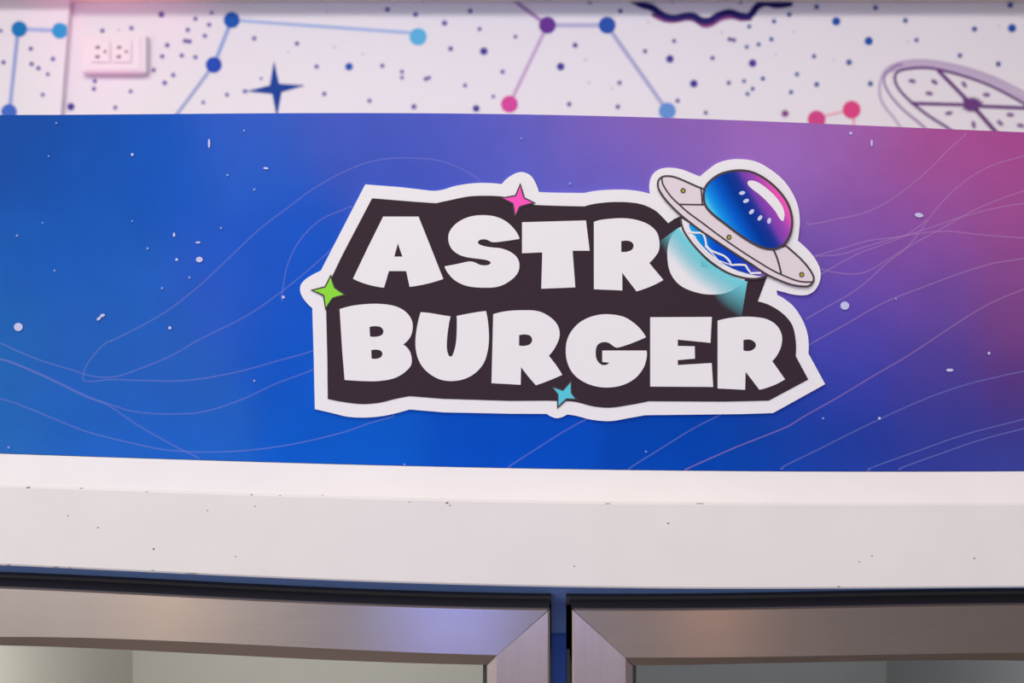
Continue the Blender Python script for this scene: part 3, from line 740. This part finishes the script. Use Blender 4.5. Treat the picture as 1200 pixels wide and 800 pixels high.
# lower hull
hull = '''799,256 799.5,266~ 804,275~ 812,286~ 822,297~ 834,307.5~ 849,317.5~ 862,323~ 878,326~ 891,325.3~ 900,320.5 880,306 855,290 825,272'''
piece('hull', [outline(hull)], Y4 + .0003, WHITE, u, .0002)
hb = '808,262 811,272~ 818,283~ 828,294~ 840,303.5~ 855,312.5~ 869,318.5~ 881,321.6~ 893,321.3~ 898,319 878,305 850,286 825,268'
V, F = [], []
top = curve('809,262~ 825,269~ 850,286~ 878,305~ 899,319~', False, 4); low = curve('809,264~ 816,280~ 836,300.5~ 866,317.5~ 897,321~', False, 4)
V, F = [], []
for a, b in zip(top, low):
    for j in range(6):
        t = j / 5; V.append(P(a[0] + (b[0]-a[0])*t, a[1] + (b[1]-a[1])*t, Y4 + .0001))
for i in range(len(top) - 1):
    for j in range(5): F.append((i*6+j, i*6+j+1, (i+1)*6+j+1, (i+1)*6+j))
hbo = build('hull_glow', V, F, print_mat('saucer_print'), u)
def ramp(u_, st):
    for (a, c), (b, d) in zip(st, st[1:]):
        if u_ <= b:
            t = min(1, max(0, (u_ - a) / (b - a))); return lin(tuple(c[k] + (d[k]-c[k]) * t for k in range(3))) + (1,)
    return lin(st[-1][1]) + (1,)
HS = [(810, (30, 165, 232)), (826, (0, 130, 225)), (838, (4, 80, 205)), (862, (6, 62, 190)), (878, (40, 64, 180)), (890, (120, 84, 190)), (900, (150, 100, 195))]
set_ink(hbo, lambda w, i: ramp(px_of(w)[0], HS))
V, F = merge(ribbon(curve('806,272~ 814,272.5~ 823,273.5~ 826,279~ 827.5,287 833,293~ 842,297~ 849,300~ 855,306 857,310.5 866,310~ 873.5,310.5 877,316 880,320 892,319.5', False, 3), 2.3, Y4 - .0001),
             ribbon(curve('813,276 817,283~ 826,293~ 835,301~ 846,308~', False, 3), 2.4, Y4 - .00015), ribbon([(826,288),(833,295),(842,305),(850,308),(856,310)], 1.2, Y4 - .0002))
build('lightning_line', V, F, WHITE, u)
V, F = ribbon(curve('799,255~ 799.5,266~ 804,275~ 812,286~ 822,297~ 834,307.5~ 849,317.5~ 862,323~ 878,326.4~ 891,325.6~ 901,320~', False, 4), 2.3, Y4 - .0002)
build('hull_outline', V, F, LINE, u)
# rim
rim_o = '''774,208.5~ 780,206.3~ 790,207.3~ 803,212.3~ 815,217.8~ 826,222.5~ 860,250~ 905,287~ 921,288 931,296.5~ 940,305~ 948,314.5~ 953.3,324~ 952.8,330~ 948,334.8~ 940,335.4~ 928,333.6~ 915,329~ 898,321~ 880,309~ 856,293.5~ 841,283.5~ 821,270~ 798,252~ 788,242.5~ 779,232.5~ 772,221.5~ 771,213.5~'''
ro = outline(rim_o, 4)
Y5 = Y4 - .0003
piece('rim', [ro], Y5, RIMC, u)
V, F = merge(ribbon(ro, 2.3, Y5 - .0001, closed=True),
   ribbon(curve('777,207~ 776,213~ 780,221.5~ 787,231~ 797,240.5~ 806,248.5~ 825,262.5~ 845,277.5~ 868,293.5~ 890,307.5~ 906,317~ 920,323.5~ 934,328.8~ 944,330.3~ 953,329~', False, 4), 1.9, Y5 - .00015),
   ribbon([(796,239.3),(812,239.6),(825,239.8)], 1.8, Y5 - .0002), ribbon([(821.5,221),(822.5,230),(823,240)], 1.8, Y5 - .0002),
   ribbon(curve('906,293~ 911,303~ 914.5,320~', False, 4), 2.2, Y5 - .0002))
build('rim_line', V, F, LINE, u)
GR = mat('bolt_ring', (92, 80, 56), .5); GY = mat('bolt_yellow', (190, 170, 60), .5)
for x, y in ((800.5, 223.2), (854.3, 277.8), (939.5, 321.6)):
    multi('bolt', [(disc(x, y, 3.1, Y5 - .0003), GR), (disc(x + .2, y + .2, 1.5, Y5 - .0004), GY)], u)
# dome
dome = '''824.7,231~ 826.5,219.5~ 834,210.5~ 844,204~ 856,200.6~ 868,199.6~ 880,201.3~ 891,206~ 903,214.3~ 914,225~ 922.5,237~ 927,249~ 928.3,261~ 926.5,273~ 921.5,283~ 914,289.6~ 905,291.8~ 893,289.8~ 879,283~ 864,273~ 849,261.5~ 835,250.5~ 827,241~'''
do = outline(dome, 4)
cx, cy = 876, 246
V, F = [], []
R = 14
V.append(P(cx, cy, Y5 - .0005))
for r in range(1, R + 1):
    for a in do: V.append(P(cx + (a[0]-cx)*r/R, cy + (a[1]-cy)*r/R, Y5 - .0005))
m = len(do)
for k in range(m): F.append((0, 1 + (k+1) % m, 1 + k)[::-1])
for r in range(R - 1):
    for k in range(m):
        a = 1 + r*m + k; b = 1 + r*m + (k+1) % m; F.append((a, b, b + m, a + m))
dm = build('dome', V, F, print_mat('saucer_print'), u); dm['label'] = 'glossy dome fading from light blue to pink'
recalc(dm)
DS = [(0, (96, 205, 242)), (8, (20, 150, 236)), (22, (0, 92, 205)), (36, (0, 54, 150)), (47, (30, 52, 150)), (55, (122, 66, 176)), (66, (160, 72, 180)), (78, (238, 88, 186))]
set_ink(dm, lambda w, i: ramp((px_of(w)[0] - 825) * .862 - (px_of(w)[1] - 235) * .507, DS))
build('dome_outline', *ribbon(do, 2.7, Y5 - .0006, closed=True), LINE, u)
piece('dome_highlight', ['877,212 882,211.5~ 889,214~ 899,221~ 909,230.5~ 916.5,241~ 919.3,250~ 918,259 914.5,257~ 909,248~ 901.5,239~ 892,229.5~ 880,220~ 876.3,215.5~'], Y5 - .0007, WHITE, u, .0002)
GL = mat('window_light_ink', (205, 205, 240), .5)
V, F = merge(*[disc(x, y, 3.6, Y5 - .0007, 2.2, g) for x, y, g in ((869.7,226,-.2),(874.3,235.3,-.4),(880.8,248,-.8),(890.6,255.3,-.9),(901.4,258.6,-1.3))])
build('dome_window', V, F, GL, u)
